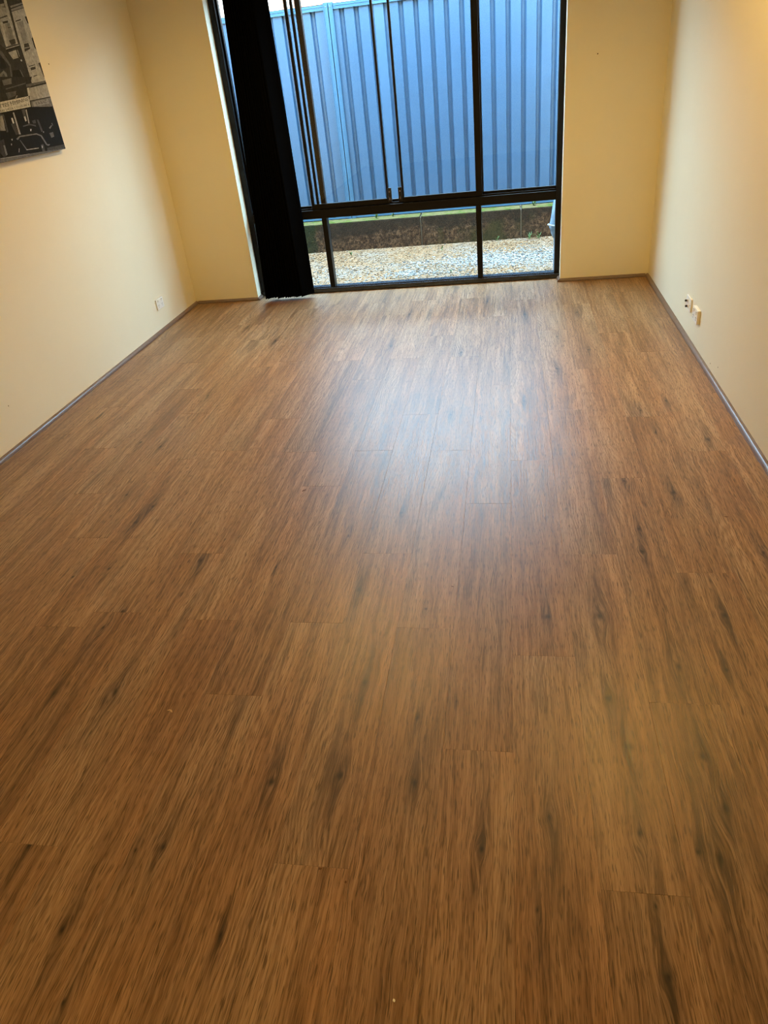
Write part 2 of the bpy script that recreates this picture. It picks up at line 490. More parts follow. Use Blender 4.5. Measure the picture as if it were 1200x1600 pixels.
wpart('track', MB().box(WL + 0.042, WR - 0.038, YF + 0.016, YF + 0.022, 0.628, 0.640).box(WL + 0.042, WR - 0.038, YF + 0.045, YE, 0.628, 0.655), BM)
ML, MR = -1.43, -0.243
wpart('mullion', MB().box(ML, ML + 0.04, YF + 0.004, YE, 0.036, 0.567), BM)
wpart('mullion', MB().box(MR, MR + 0.04, YF + 0.004, YE, 0.036, 0.567), BM)
wpart('mullion', MB().box(ML + 0.006, ML + 0.043, YF + 0.034, YE, 0.655, WT - 0.045), MAT['brown_metal'])
wpart('mullion', MB().box(MR + 0.024, MR + 0.060, YF + 0.034, YE, 0.655, WT - 0.045), BM)
def pane(x0, x1, z0, z1, y, parent=None):
    mb = MB().box(x0, x1, y, y + 0.005, z0, z1)
    return wpart('pane', mb, MAT['glass'], parent, bevel=0)
def bead(x0, x1, z0, z1, y):
    b = 0.008
    return wpart('glazing_bead', MB().box(x0, x1, y, y + 0.014, z0, z0 + b).box(x0, x1, y, y + 0.014, z1 - b, z1)
          .box(x0, x0 + b, y, y + 0.014, z0 + b, z1 - b).box(x1 - b, x1, y, y + 0.014, z0 + b, z1 - b), BM, bevel=0)
for x0, x1 in ((WL + 0.042, ML), (ML + 0.04, MR), (MR + 0.04, WR - 0.038)):
    pane(x0 - 0.004, x1 + 0.004, 0.038, 0.570, YF + 0.045)
# fixed upper panes at either end
for x0, x1 in ((WL + 0.056, ML + 0.006), (MR + 0.060, WR - 0.038)):
    pane(x0 - 0.004, x1 + 0.004, 0.652, WT - 0.04, YF + 0.058)
# two sliding sashes, parted in the middle
def sash(x0, x1, lock_right):
    z0, z1, y0, y1 = 0.634, WT - 0.047, YF + 0.002, YF + 0.028
    sl, sr = (0.020, 0.016) if lock_right else (0.016, 0.046)
    mb = MB().box(x0, x1, y0, y1, z0, 0.669).box(x0, x1, y0, y1, z1 - 0.04, z1)
    mb.box(x0, x0 + sl, y0, y1, 0.669, z1 - 0.04).box(x1 - sr, x1, y0, y1, 0.669, z1 - 0.04)
    if lock_right:   # second upright of the slid sash, a slit apart
        mb.box(x0 + 0.041, x0 + 0.058, y0 + 0.004, y1 - 0.004, 0.669, z1 - 0.04)
    s = wpart('sash', mb, BM)
    pane(x0 + 0.01, x1 - 0.01, 0.660, z1 - 0.03, y0 + 0.012, s)
    a = x1 - 0.004 if lock_right else x0 - 0.024
    lk = MB().box(a, a + 0.028, y0 - 0.014, y0 + 0.006, 0.642, 0.742).box(a + 0.008, a + 0.020, y0 - 0.022, y0 - 0.013, 0.652, 0.684)
    wpart('sash_lock', lk, MAT['black_plastic'], s)
    wpart('lock_screw', MB().tube([(a + 0.014, y0 - 0.017, 0.716), (a + 0.014, y0 - 0.013, 0.716)], 0.006, 8)
          .box(a + 0.010, a + 0.018, y0 - 0.0245, y0 - 0.0215, 0.660, 0.678), MAT['chrome'], s, bevel=0)
    return s
sash(-1.493, -0.890, True)
sash(-0.790, -0.193, False)

# ================================================================== vertical blind, drawn to the left
blind = empty('vertical_blind', (-1.74, 5.655, 0))
tag(blind, 'black vertical blind drawn together at the left of the window', 'blind')
def vane_mesh(h, w=0.127, n=6):
    vs, fs = [], []
    t = 0.0012
    for z in (0.0, 0.03, h):
        for side in (0, 1):
            for i in range(n + 1):
                u = i / n - 0.5
                vs.append((u * w, 0.010 * (1 - 4 * u * u) + side * t + (0.0012 if z < 0.02 else 0), z))
    m = n + 1
    for r in range(2):
        for side in (0, 1):
            for i in range(n):
                a = r * 2 * m + side * m + i
                fs.append((a, a + 1, a + 1 + 2 * m, a + 2 * m))
        for i in (0, n):
            a = r * 2 * m + i
            fs.append((a, a + m, a + 3 * m, a + 2 * m))
    for r in (0, 2):
        for i in range(n):
            a = r * 2 * m + i
            fs.append((a, a + 1, a + 1 + m, a + m))
    me = bpy.data.meshes.new('vane')
    me.from_pydata(vs, [], fs)
    bm = bmesh.new(); bm.from_mesh(me); bmesh.ops.recalc_face_normals(bm, faces=bm.faces); bm.to_mesh(me); bm.free()
    me.polygons.foreach_set('use_smooth', [True] * len(me.polygons))
    me.materials.append(MAT['blind'])
    return me
vm = vane_mesh(2.16)
wm = MB().box(-0.055, 0.055, 0.002, 0.006, 0.004, 0.036).mesh('vane_weight'); wm.materials.append(MAT['blind'])
NV = 16
for i in range(NV):
    u = i / (NV - 1)
    xb_, xt_ = -1.888 + 0.306 * u, -1.806 + 0.196 * u          # the foot of the stack fans out a little
    o = link('vane', vm, None, blind, (xb_ + 1.74, random.uniform(-0.004, 0.004), 0.028 + random.uniform(-0.004, 0.006)))
    spin = math.radians(58 + random.uniform(-6, 6) - (14 if i > 12 else 0))
    lean = math.atan2(xt_ - xb_, 2.16)
    o.rotation_euler = (Matrix.Rotation(lean, 3, 'Y') @ Matrix.Rotation(spin, 3, 'Z')).to_euler()
    link('vane_weight', wm, None, o)
hr = MB().box(WL + 0.03 + 1.74, WR - 0.03 + 1.74, -0.022, 0.022, 2.20, 2.245).box(-0.2, -0.16, -0.005, 0.06, 2.215, 2.235).box(1.6, 1.64, -0.005, 0.06, 2.215, 2.235)
hr.build('head_rail', MAT['black_metal'], blind, bevel=0.002)

# ================================================================== sockets
def outlet(name, loc, face, label, kind, w=0.116, h=0.074, d=0.010):
    """plate lies in local x (width) / z (height), sticking out along local -y"""
    r = empty(name, loc)
    r.rotation_euler = (0, 0, face)
    tag(r, label, 'socket', 'wall sockets')
    MB().box(-w / 2, w / 2, -d, -0.0003, -h / 2, h / 2).build('cover_plate', MAT['plastic'], r, bevel=0.002)
    if kind == 'power':
        for cx in (-0.030, 0.030):
            sw = MB().box(cx - 0.006, cx + 0.006, -d - 0.0035, -d + 0.001, 0.012, 0.030).build('switch', MAT['plastic'], r, bevel=0.001)
            MB().box(cx - 0.002, cx + 0.002, -d - 0.0042, -d - 0.0034, 0.024, 0.027).build('switch_dot', MAT['slot'], sw)
            for sx, an in ((-0.0065, 0.5), (0.0065, -0.5), (0.0, 0.0)):
                zc = -0.008 if sx else -0.020
                m = MB().box(-0.001, 0.001, -d - 0.0006, -d + 0.001, -0.004, 0.004)
                s_ = m.build('pin_slot', MAT['slot'], r, (cx + sx, 0, zc))
                s_.rotation_euler = (0, an, 0)
    else:
        for cx, zz in ((-0.014, 0.014), (0.006, -0.012)):
            MB().tube([(cx, -d + 0.001, zz), (cx, -d - 0.006, zz)], 0.0085, 12).build('aerial_collar', MAT['plastic'], r)
            MB().tube([(cx, -d - 0.005, zz), (cx, -d - 0.017, zz)], 0.0062, 12).build('aerial_jack', MAT['black_plastic'], r)
        for cx in (-0.045, 0.045):
            MB().tube([(cx, -d + 0.001, 0), (cx, -d - 0.001, 0)], 0.003, 10).build('screw', MAT['slot'], r)
    return r
# facing +x on the left wall, -x on the right wall
outlet('power_outlet', (XL, 5.055, 0.193), math.radians(90), 'white double power outlet low on the wall that carries the street picture', 'power')
outlet('aerial_outlet', (XR, 4.333, 0.196), math.radians(-90), 'white aerial plate with two black jacks, nearer the window', 'aerial')
outlet('power_outlet', (XR, 4.122, 0.195), math.radians(-90), 'thick white power outlet beside the aerial plate', 'power', d=0.018)

# ================================================================== canvas picture
pic = empty('canvas_picture', (XL, 3.86, 1.742))
pic.rotation_euler = (0, 0, 0)
tag(pic, 'black and white street scene print on stretched canvas', 'picture')
PY0, PY1, PZ0, PZ1 = 3.365, 4.355, 1.293, 2.19
def pl(y, z, dx): return (dx, y - 3.86, z - 1.742)
t = NT('canvas_side'); MAT['canvas'] = speckled('dark_canvas_wrap', (0.05, 0.048, 0.045), 0.8, 0.2, 200.0, bump=0.1)
cb = MB()
cb.v = []; cb.box(0.0005, 0.0295, PY0 - 3.86, PY1 - 3.86, PZ0 - 1.742, PZ1 - 1.742)
cb.build('canvas', MAT['canvas'], pic, bevel=0.001)
tp = NT('street_print')
at = tp.n('ShaderNodeAttribute', attribute_name='tone')
ns = tp.noise(tp.coord(), 55.0, 5.0, 0.7)
nv = tp.maprange(ns, 0.25, 0.75, 0.55, 1.45)
MAT['print'] = tp.set(tp.mix(1.0, at.outputs['Color'], tp.comb(nv, nv, nv), 'MULTIPLY'), 0.75, 0.0, 0.2)
PRINT= [(0.52, [(4.2042, 1.95), (4.3587, 1.9715), (4.3561, 1.6219), (4.2106, 1.6264), (4.2157, 1.8178)]), (0.16, [(4.2069, 1.9948), (4.3561, 2.0021), (4.3534, 1.9892), (4.207, 1.9625)]), (0.4, [(4.2103, 1.9677), (4.3551, 1.9919), (4.357, 1.9689), (4.21, 1.9427)]), (0.16, [(4.2064, 1.9575), (4.3554, 1.9855), (4.3552, 1.9816), (4.2069, 1.9526)]), (0.24, [(4.2187, 1.948), (4.355, 1.9701), (4.3545, 1.9667), (4.2195, 1.9443)]), (0.45, [(4.1346, 1.9619), (4.1963, 1.9621), (4.1871, 1.8071), (4.0761, 1.791), (4.0781, 1.8738)]), (0.16, [(4.154, 1.9922), (4.1856, 1.9937), (4.1838, 1.9789), (4.1362, 1.9645)]), (0.42, [(4.1427, 1.9745), (4.1819, 1.98), (4.1783, 1.9663), (4.1346, 1.9619)]), (0.5, [(4.1856, 1.9937), (4.2096, 1.9949), (4.1945, 1.8059), (4.171, 1.8031)]), (0.15, [(4.2096, 1.9949), (4.2311, 1.996), (4.2124, 1.8125), (4.195, 1.8085)]), (0.2, [(4.1055, 1.9166), (4.1758, 1.9302), (4.1744, 1.9239), (4.1023, 1.9116)]), (0.14, [(4.1149, 1.8996), (4.1656, 1.9061), (4.1651, 1.8973), (4.1171, 1.8909)]), (0.36, [(4.1293, 1.89), (4.175, 1.8963), (4.1738, 1.8199), (4.1284, 1.8156)]), (0.22, [(4.1459, 1.8754), (4.175, 1.8799), (4.1752, 1.8761), (4.1461, 1.8716)]), (0.17, [(4.1203, 1.8193), (4.1787, 1.8277), (4.1762, 1.807), (4.1283, 1.799)]), (0.55, [(4.0936, 1.894), (4.1107, 1.897), (4.096, 1.7937), (4.0761, 1.791)]), (0.13, [(4.2361, 1.9069), (4.29, 1.9162), (4.2888, 1.9111), (4.2354, 1.9026)]), (0.42, [(4.2382, 1.8993), (4.3054, 1.9103), (4.2964, 1.8133), (4.2478, 1.8076)]), (0.17, [(4.2489, 1.805), (4.2947, 1.8107), (4.2976, 1.7841), (4.2344, 1.7694)]), (0.48, [(4.2407, 1.7879), (4.2979, 1.7934), (4.2977, 1.7905), (4.2402, 1.7844)]), (0.13, [(4.3364, 1.9281), (4.3553, 1.9313), (4.3582, 1.8988), (4.3443, 1.8984)]), (0.15, [(4.3401, 1.8324), (4.3572, 1.8366), (4.3563, 1.7788), (4.3403, 1.7923)]), (0.19, [(4.2328, 1.7054), (4.2945, 1.7119), (4.2936, 1.7086), (4.235, 1.7019)]), (0.18, [(4.2417, 1.6972), (4.2938, 1.7018), (4.2909, 1.6909), (4.2425, 1.685)]), (0.22, [(4.2497, 1.6603), (4.2869, 1.6636), (4.2854, 1.6595), (4.2495, 1.6554)]), (0.2, [(4.3334, 1.7177), (4.3558, 1.7202), (4.3633, 1.6521), (4.3483, 1.6524)]), (0.15, [(4.0312, 1.8008), (4.066, 1.7834), (4.2073, 1.8047), (4.2149, 1.739), (4.2106, 1.6264), (3.9251, 1.6354)]), (0.5, [(4.0686, 1.7834), (4.2056, 1.8021), (4.2047, 1.7989), (4.0677, 1.7796)]), (0.11, [(4.0673, 1.7788), (4.2059, 1.7982), (4.2044, 1.7916), (4.0691, 1.7719)]), (0.5, [(4.0814, 1.7668), (4.1579, 1.7785), (4.1581, 1.7433), (4.1053, 1.7366)]), (0.42, [(4.166, 1.7785), (4.1742, 1.7785), (4.1748, 1.7497), (4.1677, 1.7472)]), (0.26, [(4.0151, 1.7757), (4.0306, 1.7681), (4.067, 1.7116), (4.0396, 1.6318), (4.024, 1.6323), (4.0532, 1.7066), (4.0038, 1.7581)]), (0.1, [(3.9957, 1.7455), (4.0213, 1.7377), (4.0276, 1.6992), (3.9785, 1.6949), (3.9683, 1.7027)]), (0.33, [(3.9506, 1.6751), (3.9904, 1.6896), (4.0078, 1.6764), (4.0008, 1.633), (3.9251, 1.6354)]), (0.22, [(3.9607, 1.6672), (3.9823, 1.677), (3.9896, 1.6562), (3.958, 1.639)]), (0.09, [(4.0678, 1.6882), (4.1334, 1.6896), (4.1549, 1.6282), (4.0422, 1.6317)]), (0.28, [(4.1334, 1.6896), (4.1416, 1.6895), (4.1635, 1.6328), (4.1549, 1.6282)]), (0.6, [(4.1702, 1.734), (4.1828, 1.7365), (4.1832, 1.7286), (4.1722, 1.7261)]), (0.13, [(3.9426, 1.6628), (4.2294, 1.6556), (4.1743, 1.6055), (4.1393, 1.5687), (3.8717, 1.5522)]), (0.3, [(3.9479, 1.6472), (4.0361, 1.6552), (4.0248, 1.6294), (3.9484, 1.624)]), (0.24, [(3.9553, 1.6108), (4.1509, 1.6307), (4.1503, 1.6253), (3.9543, 1.6052)]), (0.27, [(4.1513, 1.6226), (4.3519, 1.6344), (4.3529, 1.6217), (4.1492, 1.6105)]), (0.12, [(4.1906, 1.6131), (4.3556, 1.6258), (4.3538, 1.6202), (4.1903, 1.6082)]), (0.48, [(4.1799, 1.6053), (4.3541, 1.6188), (4.3522, 1.5563), (4.1366, 1.5469)]), (0.56, [(4.1494, 1.6064), (4.1755, 1.6074), (4.1587, 1.5706), (4.1382, 1.5687)]), (0.13, [(4.1369, 1.5474), (4.3549, 1.5576), (4.3544, 1.5539), (4.1365, 1.5441)]), (0.24, [(3.9431, 1.5918), (4.0441, 1.597), (4.0239, 1.5765), (3.9504, 1.5627)]), (0.38, [(4.0307, 1.5762), (4.0439, 1.5756), (4.0096, 1.5558), (3.9992, 1.5563)]), (0.62, [(3.8733, 1.5547), (4.1393, 1.5687), (4.1305, 1.5196), (3.8435, 1.5083)]), (0.34, [(4.1515, 1.5434), (4.3552, 1.5533), (4.3477, 1.5104), (4.1357, 1.5054)]), (0.44, [(4.1662, 1.5393), (4.3224, 1.5457), (4.3232, 1.5247), (4.1598, 1.5185)]), (0.06, [(3.843, 1.5075), (4.1324, 1.5181), (4.345, 1.5083), (4.3513, 1.295), (3.7196, 1.3151)]), (0.5, [(3.9505, 1.503), (3.9631, 1.5035), (3.9606, 1.4017), (3.9442, 1.4017)]), (0.5, [(4.0728, 1.5091), (4.0843, 1.5096), (4.0726, 1.4455), (4.0601, 1.4437)]), (0.62, [(3.9206, 1.4795), (3.9351, 1.4798), (3.9355, 1.4556), (3.9203, 1.4534)]), (0.62, [(4.0371, 1.4779), (4.0538, 1.4795), (4.0524, 1.4581), (4.038, 1.455)]), (0.22, [(4.0354, 1.5113), (4.0691, 1.5121), (4.0581, 1.4793), (4.0371, 1.4779)]), (0.18, [(3.9024, 1.4553), (3.938, 1.4527), (3.944, 1.4031), (3.9166, 1.4027)]), (0.42, [(3.8363, 1.497), (3.8564, 1.4983), (3.8391, 1.4281), (3.7944, 1.4317)]), (0.2, [(3.8395, 1.502), (3.8688, 1.5001), (3.8595, 1.4211), (3.843, 1.4197), (3.8582, 1.4955), (3.8347, 1.4945)]), (0.24, [(4.0023, 1.4383), (4.0698, 1.443), (4.1214, 1.4335), (4.1229, 1.4249), (4.0655, 1.4363), (4.0015, 1.4329)]), (0.6, [(4.0588, 1.4187), (4.0735, 1.4175), (4.0639, 1.407), (4.0549, 1.4091)]), (0.34, [(3.905, 1.3846), (3.945, 1.3962), (4.1079, 1.3943), (4.1499, 1.3813), (4.1809, 1.3304), (4.1656, 1.3305), (4.1379, 1.3766), (4.1011, 1.3883), (3.9434, 1.3894), (3.917, 1.378)]), (0.3, [(3.9324, 1.3766), (3.9401, 1.3759), (3.9724, 1.3309), (3.9637, 1.3262)]), (0.55, [(3.9657, 1.3293), (4.0845, 1.3259), (4.0849, 1.3218), (3.966, 1.3254)]), (0.22, [(4.1125, 1.337), (4.1405, 1.3387), (4.1384, 1.3024), (4.1093, 1.2996)]), (0.55, [(4.1183, 1.3321), (4.1279, 1.3312), (4.1242, 1.3199), (4.1152, 1.3208)]), (0.2, [(4.1003, 1.4547), (4.137, 1.4578), (4.1322, 1.4412), (4.1027, 1.4405)]), (0.22, [(4.1482, 1.457), (4.1651, 1.4558), (4.1756, 1.3979), (4.1567, 1.3965)]), (0.42, [(4.1727, 1.3981), (4.1842, 1.3972), (4.1815, 1.3902), (4.1712, 1.391)]), (0.36, [(4.2443, 1.4098), (4.2769, 1.4219), (4.2793, 1.4158), (4.2525, 1.4033)]), (0.3, [(4.2311, 1.3846), (4.2732, 1.3869), (4.2708, 1.3635), (4.2374, 1.3605)]), (0.3, [(4.2823, 1.4302), (4.2922, 1.431), (4.2931, 1.4177), (4.2862, 1.4168)]), (0.35, [(4.1711, 1.3343), (4.206, 1.331), (4.1898, 1.3252), (4.1725, 1.3269)]), (0.2, [(4.1662, 1.3172), (4.3509, 1.3171), (4.3463, 1.2946), (4.1556, 1.3006)]), (0.16, [(3.767, 1.3891), (3.8007, 1.394), (3.7802, 1.3179), (3.7505, 1.3157), (3.7332, 1.3364)]), (0.35, [(3.7781, 1.3667), (3.7926, 1.3653), (3.7884, 1.3224), (3.7722, 1.3214)]), (0.5, [(3.8622, 1.3884), (3.8755, 1.3886), (3.8715, 1.3808), (3.8615, 1.3817)]), (0.4, [(3.8465, 1.3682), (3.8555, 1.3673), (3.8515, 1.3595), (3.8441, 1.3602)]), (0.4, [(3.9013, 1.3409), (3.909, 1.3401), (3.8947, 1.3221), (3.888, 1.3228)]), (0.3, [(3.7188, 1.3138), (4.157, 1.3028), (4.3488, 1.2953), (4.3502, 1.2933), (3.7046, 1.2918)]), (0.42, [(3.7188, 1.3138), (3.9826, 1.3072), (3.9805, 1.304), (3.7164, 1.3101)])]

def clip_y(poly):
    return [(min(max(y, PY0), PY1 - 0.0005), min(max(z, PZ0 + 0.0005), PZ1)) for y, z in poly]
pv, pf, pc = [], [], []
def pp(tone, poly, lift):
    b = len(pv)
    for y, z in clip_y(poly):
        pv.append(pl(y, z, lift))
    pf.append(tuple(range(b, len(pv))))
    g = min(0.75, 1.15 * tone ** 1.9)
    pc.append((g * 0.97, g * 1.0, g * 1.08))
pp(0.20, [(PY0, PZ0), (PY1, PZ0), (PY1, PZ1), (PY0, PZ1)], 0.0300)
# the part of the print outside the photograph goes on in the same manner
for q in range(4):
    y0 = 3.38 + 0.13 * q
    pp(0.46, [(y0, 1.62), (y0 + 0.10, 1.62), (y0 + 0.10, 2.18), (y0, 2.18)], 0.03005)
    for z in (1.68, 1.88, 2.06):
        pp(0.16, [(y0 + 0.03, z), (y0 + 0.07, z), (y0 + 0.07, z + 0.09), (y0 + 0.03, z + 0.09)], 0.0301)
pp(0.55, [(3.40, 1.50), (3.845, 1.508), (3.87, 1.555), (3.40, 1.54)], 0.0301)
pp(0.08, [(PY0, 1.34), (3.73, 1.33), (3.843, 1.507), (PY0, 1.49)], 0.03012)
pp(0.30, [(3.42, 1.36), (3.46, 1.43), (3.60, 1.43), (3.66, 1.36)], 0.03014)
pp(0.40, [(3.9, 2.0), (PY1, 2.0), (PY1, 2.18), (3.9, 2.18)], 0.03005)
for q in range(3):
    pp(0.15, [(3.95 + q * 0.13, 2.04), (4.01 + q * 0.13, 2.04), (4.01 + q * 0.13, 2.15), (3.95 + q * 0.13, 2.15)], 0.0301)
for i, (tone, poly) in enumerate(PRINT):
    pp(tone, poly, 0.0302 + 0.00002 * i)
me = bpy.data.meshes.new('print')
me.from_pydata(pv, [], pf)
ca = me.color_attributes.new('tone', 'FLOAT_COLOR', 'CORNER')
k = 0
for poly, c in zip(me.polygons, pc):
    for _ in poly.loop_indices:
        ca.data[k].color = (*c, 1); k += 1
link('print', me, MAT['print'], pic)
MAT['ink'] = speckled('dark_print_ink', (0.030, 0.028, 0.026), 0.7, 0.2, 300.0)
def lettering(txt, y0, z0, y1, z1, cap, lift, mat):
    """flat lettering on the print from (y0,z0) to (y1,z1)"""
    cu = bpy.data.curves.new('lettering', 'FONT')
    cu.body = txt; cu.size = 1.0; cu.resolution_u = 2
    tmp = bpy.data.objects.new('tmp', cu); COL.objects.link(tmp)
    dg = bpy.context.evaluated_depsgraph_get()
    m = bpy.data.meshes.new_from_object(tmp.evaluated_get(dg))
    bpy.data.objects.remove(tmp)
    co = np.empty(len(m.vertices) * 3); m.vertices.foreach_get('co', co); co = co.reshape(-1, 3)
    wid = co[:, 0].max() - co[:, 0].min(); hei = co[:, 1].max() - min(0, co[:, 1].min())
    u = (co[:, 0] - co[:, 0].min()) / wid
    vv = co[:, 1] / hei * cap
    out = np.stack([np.full(len(u), lift), y0 + (y1 - y0) * u - 3.86, z0 + (z1 - z0) * u + vv - 1.742], 1)
    m.vertices.foreach_set('co', out.ravel()); m.update()
    m.materials.clear(); m.materials.append(mat)
    link('lettering', m, None, pic)
lettering('TTES FEMININE', 3.850, 1.5272, 4.130, 1.5482, 0.0160, 0.0324, MAT['ink'])
lettering('PRESENTATION DE LA COUTURE A', 3.700, 1.5055, 4.124, 1.5262, 0.0080, 0.0324, MAT['ink'])
lettering('TABAC', 4.186, 1.5232, 4.300, 1.5300, 0.0140, 0.0324, MAT['ink'])

# ================================================================== ceiling lamps
MAT['lamp_ring'] = speckled('white_lamp_ring', (0.8, 0.8, 0.78), 0.4, 0.02, 20.0)
tl = NT('lamp_diffuser'); tl.set((0.9, 0.8, 0.6), 0.5)
tl.b.inputs['Emission Color'].default_value = (*LAMP_COLOUR, 1)
tl.b.inputs['Emission Strength'].default_value = 3.0
MAT['lamp_glow'] = tl.m
def downlight(x, y, label, power, size=165):
    r = empty('downlight', (x, y, ZC))
    tag(r, label, 'light', 'ceiling downlights')
    n = 24
    vs, fs = [], []
    for rad, z in ((0.055, -0.001), (0.055, -0.006), (0.043, -0.010), (0.040, -0.002)):
        for k_ in range(n):
            a = 2 * math.pi * k_ / n
            vs.append((rad * math.cos(a), rad * math.sin(a), z))
    for q in range(3):
        for k_ in range(n):
            fs.append((q * n + k_, q * n + (k_ + 1) % n, (q + 1) * n + (k_ + 1) % n, (q + 1) * n + k_))
    MB().add(vs, fs).build('lamp_ring', MAT['lamp_ring'], r, smooth=True)
    MB().tube([(0, 0, -0.002), (0, 0, -0.005)], 0.0405, n).build('lamp_diffuser', MAT['lamp_glow'], r)
    ld = bpy.data.lights.new('lamp_light', 'SPOT')
    ld.energy = power; ld.color = LAMP_COLOUR
    ld.spot_size = math.radians(size); ld.spot_blend = 0.8
    ld.shadow_soft_size = 0.045
    lo = bpy.data.objects.new('lamp_light', ld); COL.objects.link(lo)
    lo.parent = r; lo.location = (0, 0, -0.012)
downlight(0.72, 3.40, 'round downlight near the wall with two sockets', LAMP_POWER * 0.78)
downlight(-1.05, 4.25, 'round downlight near the wall with the picture', LAMP_POWER)
downlight(-0.77, -0.2, 'round downlight behind the viewer', LAMP_POWER * 0.62)

# ================================================================== yard outside
ZG = -0.10
tg = NT('bare_gravel_ground')
gc = tg.coord()
g1 = tg.noise(gc, 2.2, 3.0, 0.6); g2 = tg.noise(gc, 60.0, 4.0, 0.7)
gcol = tg.ramp(g2, [(0.3, (0.1018, 0.0504, 0.0215)), (0.5, (0.2153, 0.1170, 0.0559)), (0.7, (0.3288, 0.2025, 0.1161))])
gcol = tg.mix(tg.maprange(g1, 0.45, 0.65, 0.0, 0.6), gcol, (0.19, 0.17, 0.15))
tg.set(gcol, 0.9, 0, 0.2); tg.bump(g2, 0.6, 0.01)
MAT['ground'] = tg.m
nx, ny = 60, 30
vs = []
for j in range(ny + 1):
    for i in range(nx + 1):
        x, y = -9 + 16 * i / nx, YO + (8.3 - YO) * j / ny
        vs.append((x, y, ZG + 0.012 * math.sin(x * 3.1 + y) * math.sin(y * 4.3 + 1) - (0 if j else 0.0)))
fs = [(j * (nx + 1) + i, j * (nx + 1) + i + 1, (j + 1) * (nx + 1) + i + 1, (j + 1) * (nx + 1) + i) for j in range(ny) for i in range(nx)]
gnd = MB().add(vs, fs).build('ground', MAT['ground'], smooth=True)
tag(gnd, 'bare orange brown gravel ground between house and fence', 'ground', kind='structure')
struct('ground_far', MB().box(-25, 25, 8.3, 30, -0.3, ZG), MAT['ground'])
tag(bpy.data.objects['ground_far'], 'plain ground beyond the fence', 'ground')

def chip_mat(name, stops):
    t_ = NT(name)
    r_ = t_.n('ShaderNodeNewGeometry').outputs['Random Per Island']
    t_.set(t_.ramp(r_, stops), 0.8, 0, 0.3)
    return t_.m
MAT['chips'] = chip_mat('orange_gravel', [(0.0, (0.07, 0.036, 0.016)), (0.35, (0.17, 0.098, 0.045)), (0.65, (0.26, 0.165, 0.09)), (0.85, (0.33, 0.25, 0.17)), (1.0, (0.13, 0.11, 0.095))])
MAT['stones'] = chip_mat('pale_grey_gravel', [(0.0, (0.045, 0.045, 0.045)), (0.35, (0.16, 0.155, 0.145)), (0.7, (0.27, 0.255, 0.235)), (1.0, (0.38, 0.36, 0.33))])
bmi = bmesh.new(); bmesh.ops.create_icosphere(bmi, subdivisions=1, radius=1.0)
ICO_V = np.array([v.co[:] for v in bmi.verts]); ICO_F = np.array([[v.index for v in f.verts] for f in bmi.faces]); bmi.free()
def pebbles(name, pts, smin, smax, flat, mat):
    n = len(pts)
    sz = rng.uniform(smin, smax, (n, 1, 1)) * np.array([[[1.0, 1.0, flat]]]) * rng.uniform(0.55, 1.35, (n, 1, 3))
    v = ICO_V[None] * sz * rng.uniform(0.8, 1.2, (n, len(ICO_V), 1))
    a = rng.uniform(0, 2 * math.pi, n); c, s_ = np.cos(a)[:, None], np.sin(a)[:, None]
    v = np.stack([c * v[:, :, 0] - s_ * v[:, :, 1], s_ * v[:, :, 0] + c * v[:, :, 1], v[:, :, 2]], 2)
    zz = ZG + 0.012 * np.sin(pts[:, 0] * 3.1 + pts[:, 1]) * np.sin(pts[:, 1] * 4.3 + 1)
    v = v + np.concatenate([pts, zz[:, None] + 0.002], 1)[:, None]
    f = ICO_F[None] + (np.arange(n) * len(ICO_V))[:, None, None]
    me = bpy.data.meshes.new(name)
    me.vertices.add(n * len(ICO_V)); me.vertices.foreach_set('co', v.ravel())
    nf = n * len(ICO_F)
    me.loops.add(nf * 3); me.loops.foreach_set('vertex_index', f.ravel().astype(np.int32))
    me.polygons.add(nf); me.polygons.foreach_set('loop_start', np.arange(nf, dtype=np.int32) * 3)
    me.update(calc_edges=True)
    return link(name, me, mat)
pts = np.stack([rng.uniform(-3.6, 1.6, 15000), rng.uniform(YO + 0.02, 7.79, 15000)], 1)
o = pebbles('gravel', pts, 0.005, 0.011, 0.5, MAT['chips'])
tag(o, 'loose orange brown gravel and chips in front of the low wall', 'gravel', kind='stuff')
p1 = np.stack([rng.normal(0.05, 0.42, 2600), rng.normal(6.98, 0.16, 2600)], 1)
p2 = np.stack([rng.normal(-0.9, 0.14, 260), rng.normal(6.62, 0.06, 260)], 1)
p3 = np.stack([rng.uniform(-2.6, 1.4, 1500), rng.uniform(6.1, 7.1, 1500)], 1)
pts = np.concatenate([p1, p2, p3]); pts = pts[(pts[:, 1] < 7.75) & (pts[:, 1] > YO + 0.03)]
o = pebbles('crushed_stone', pts, 0.006, 0.013, 0.6, MAT['stones'])
tag(o, 'pale grey crushed stone scattered over the orange gravel', 'gravel', kind='stuff')

# ---- low retaining wall of concrete blocks
tw = NT('mossy_concrete')
wc = tw.coord(); wsep = tw.n('ShaderNodeSeparateXYZ'); tw.put(wsep.inputs[0], tw.n('ShaderNodeNewGeometry').outputs['Position'])
w1 = tw.noise(wc, 34.0, 5.0, 0.75); w2 = tw.noise(wc, 3.0, 4.0, 0.6); w3 = tw.noise(wc, 9.0, 5.0, 0.7)
wcol = tw.ramp(w1, [(0.38, (0.0051, 0.0032, 0.0015)), (0.50, (0.0357, 0.0192, 0.0090)), (0.64, (0.1275, 0.0720, 0.0360))])
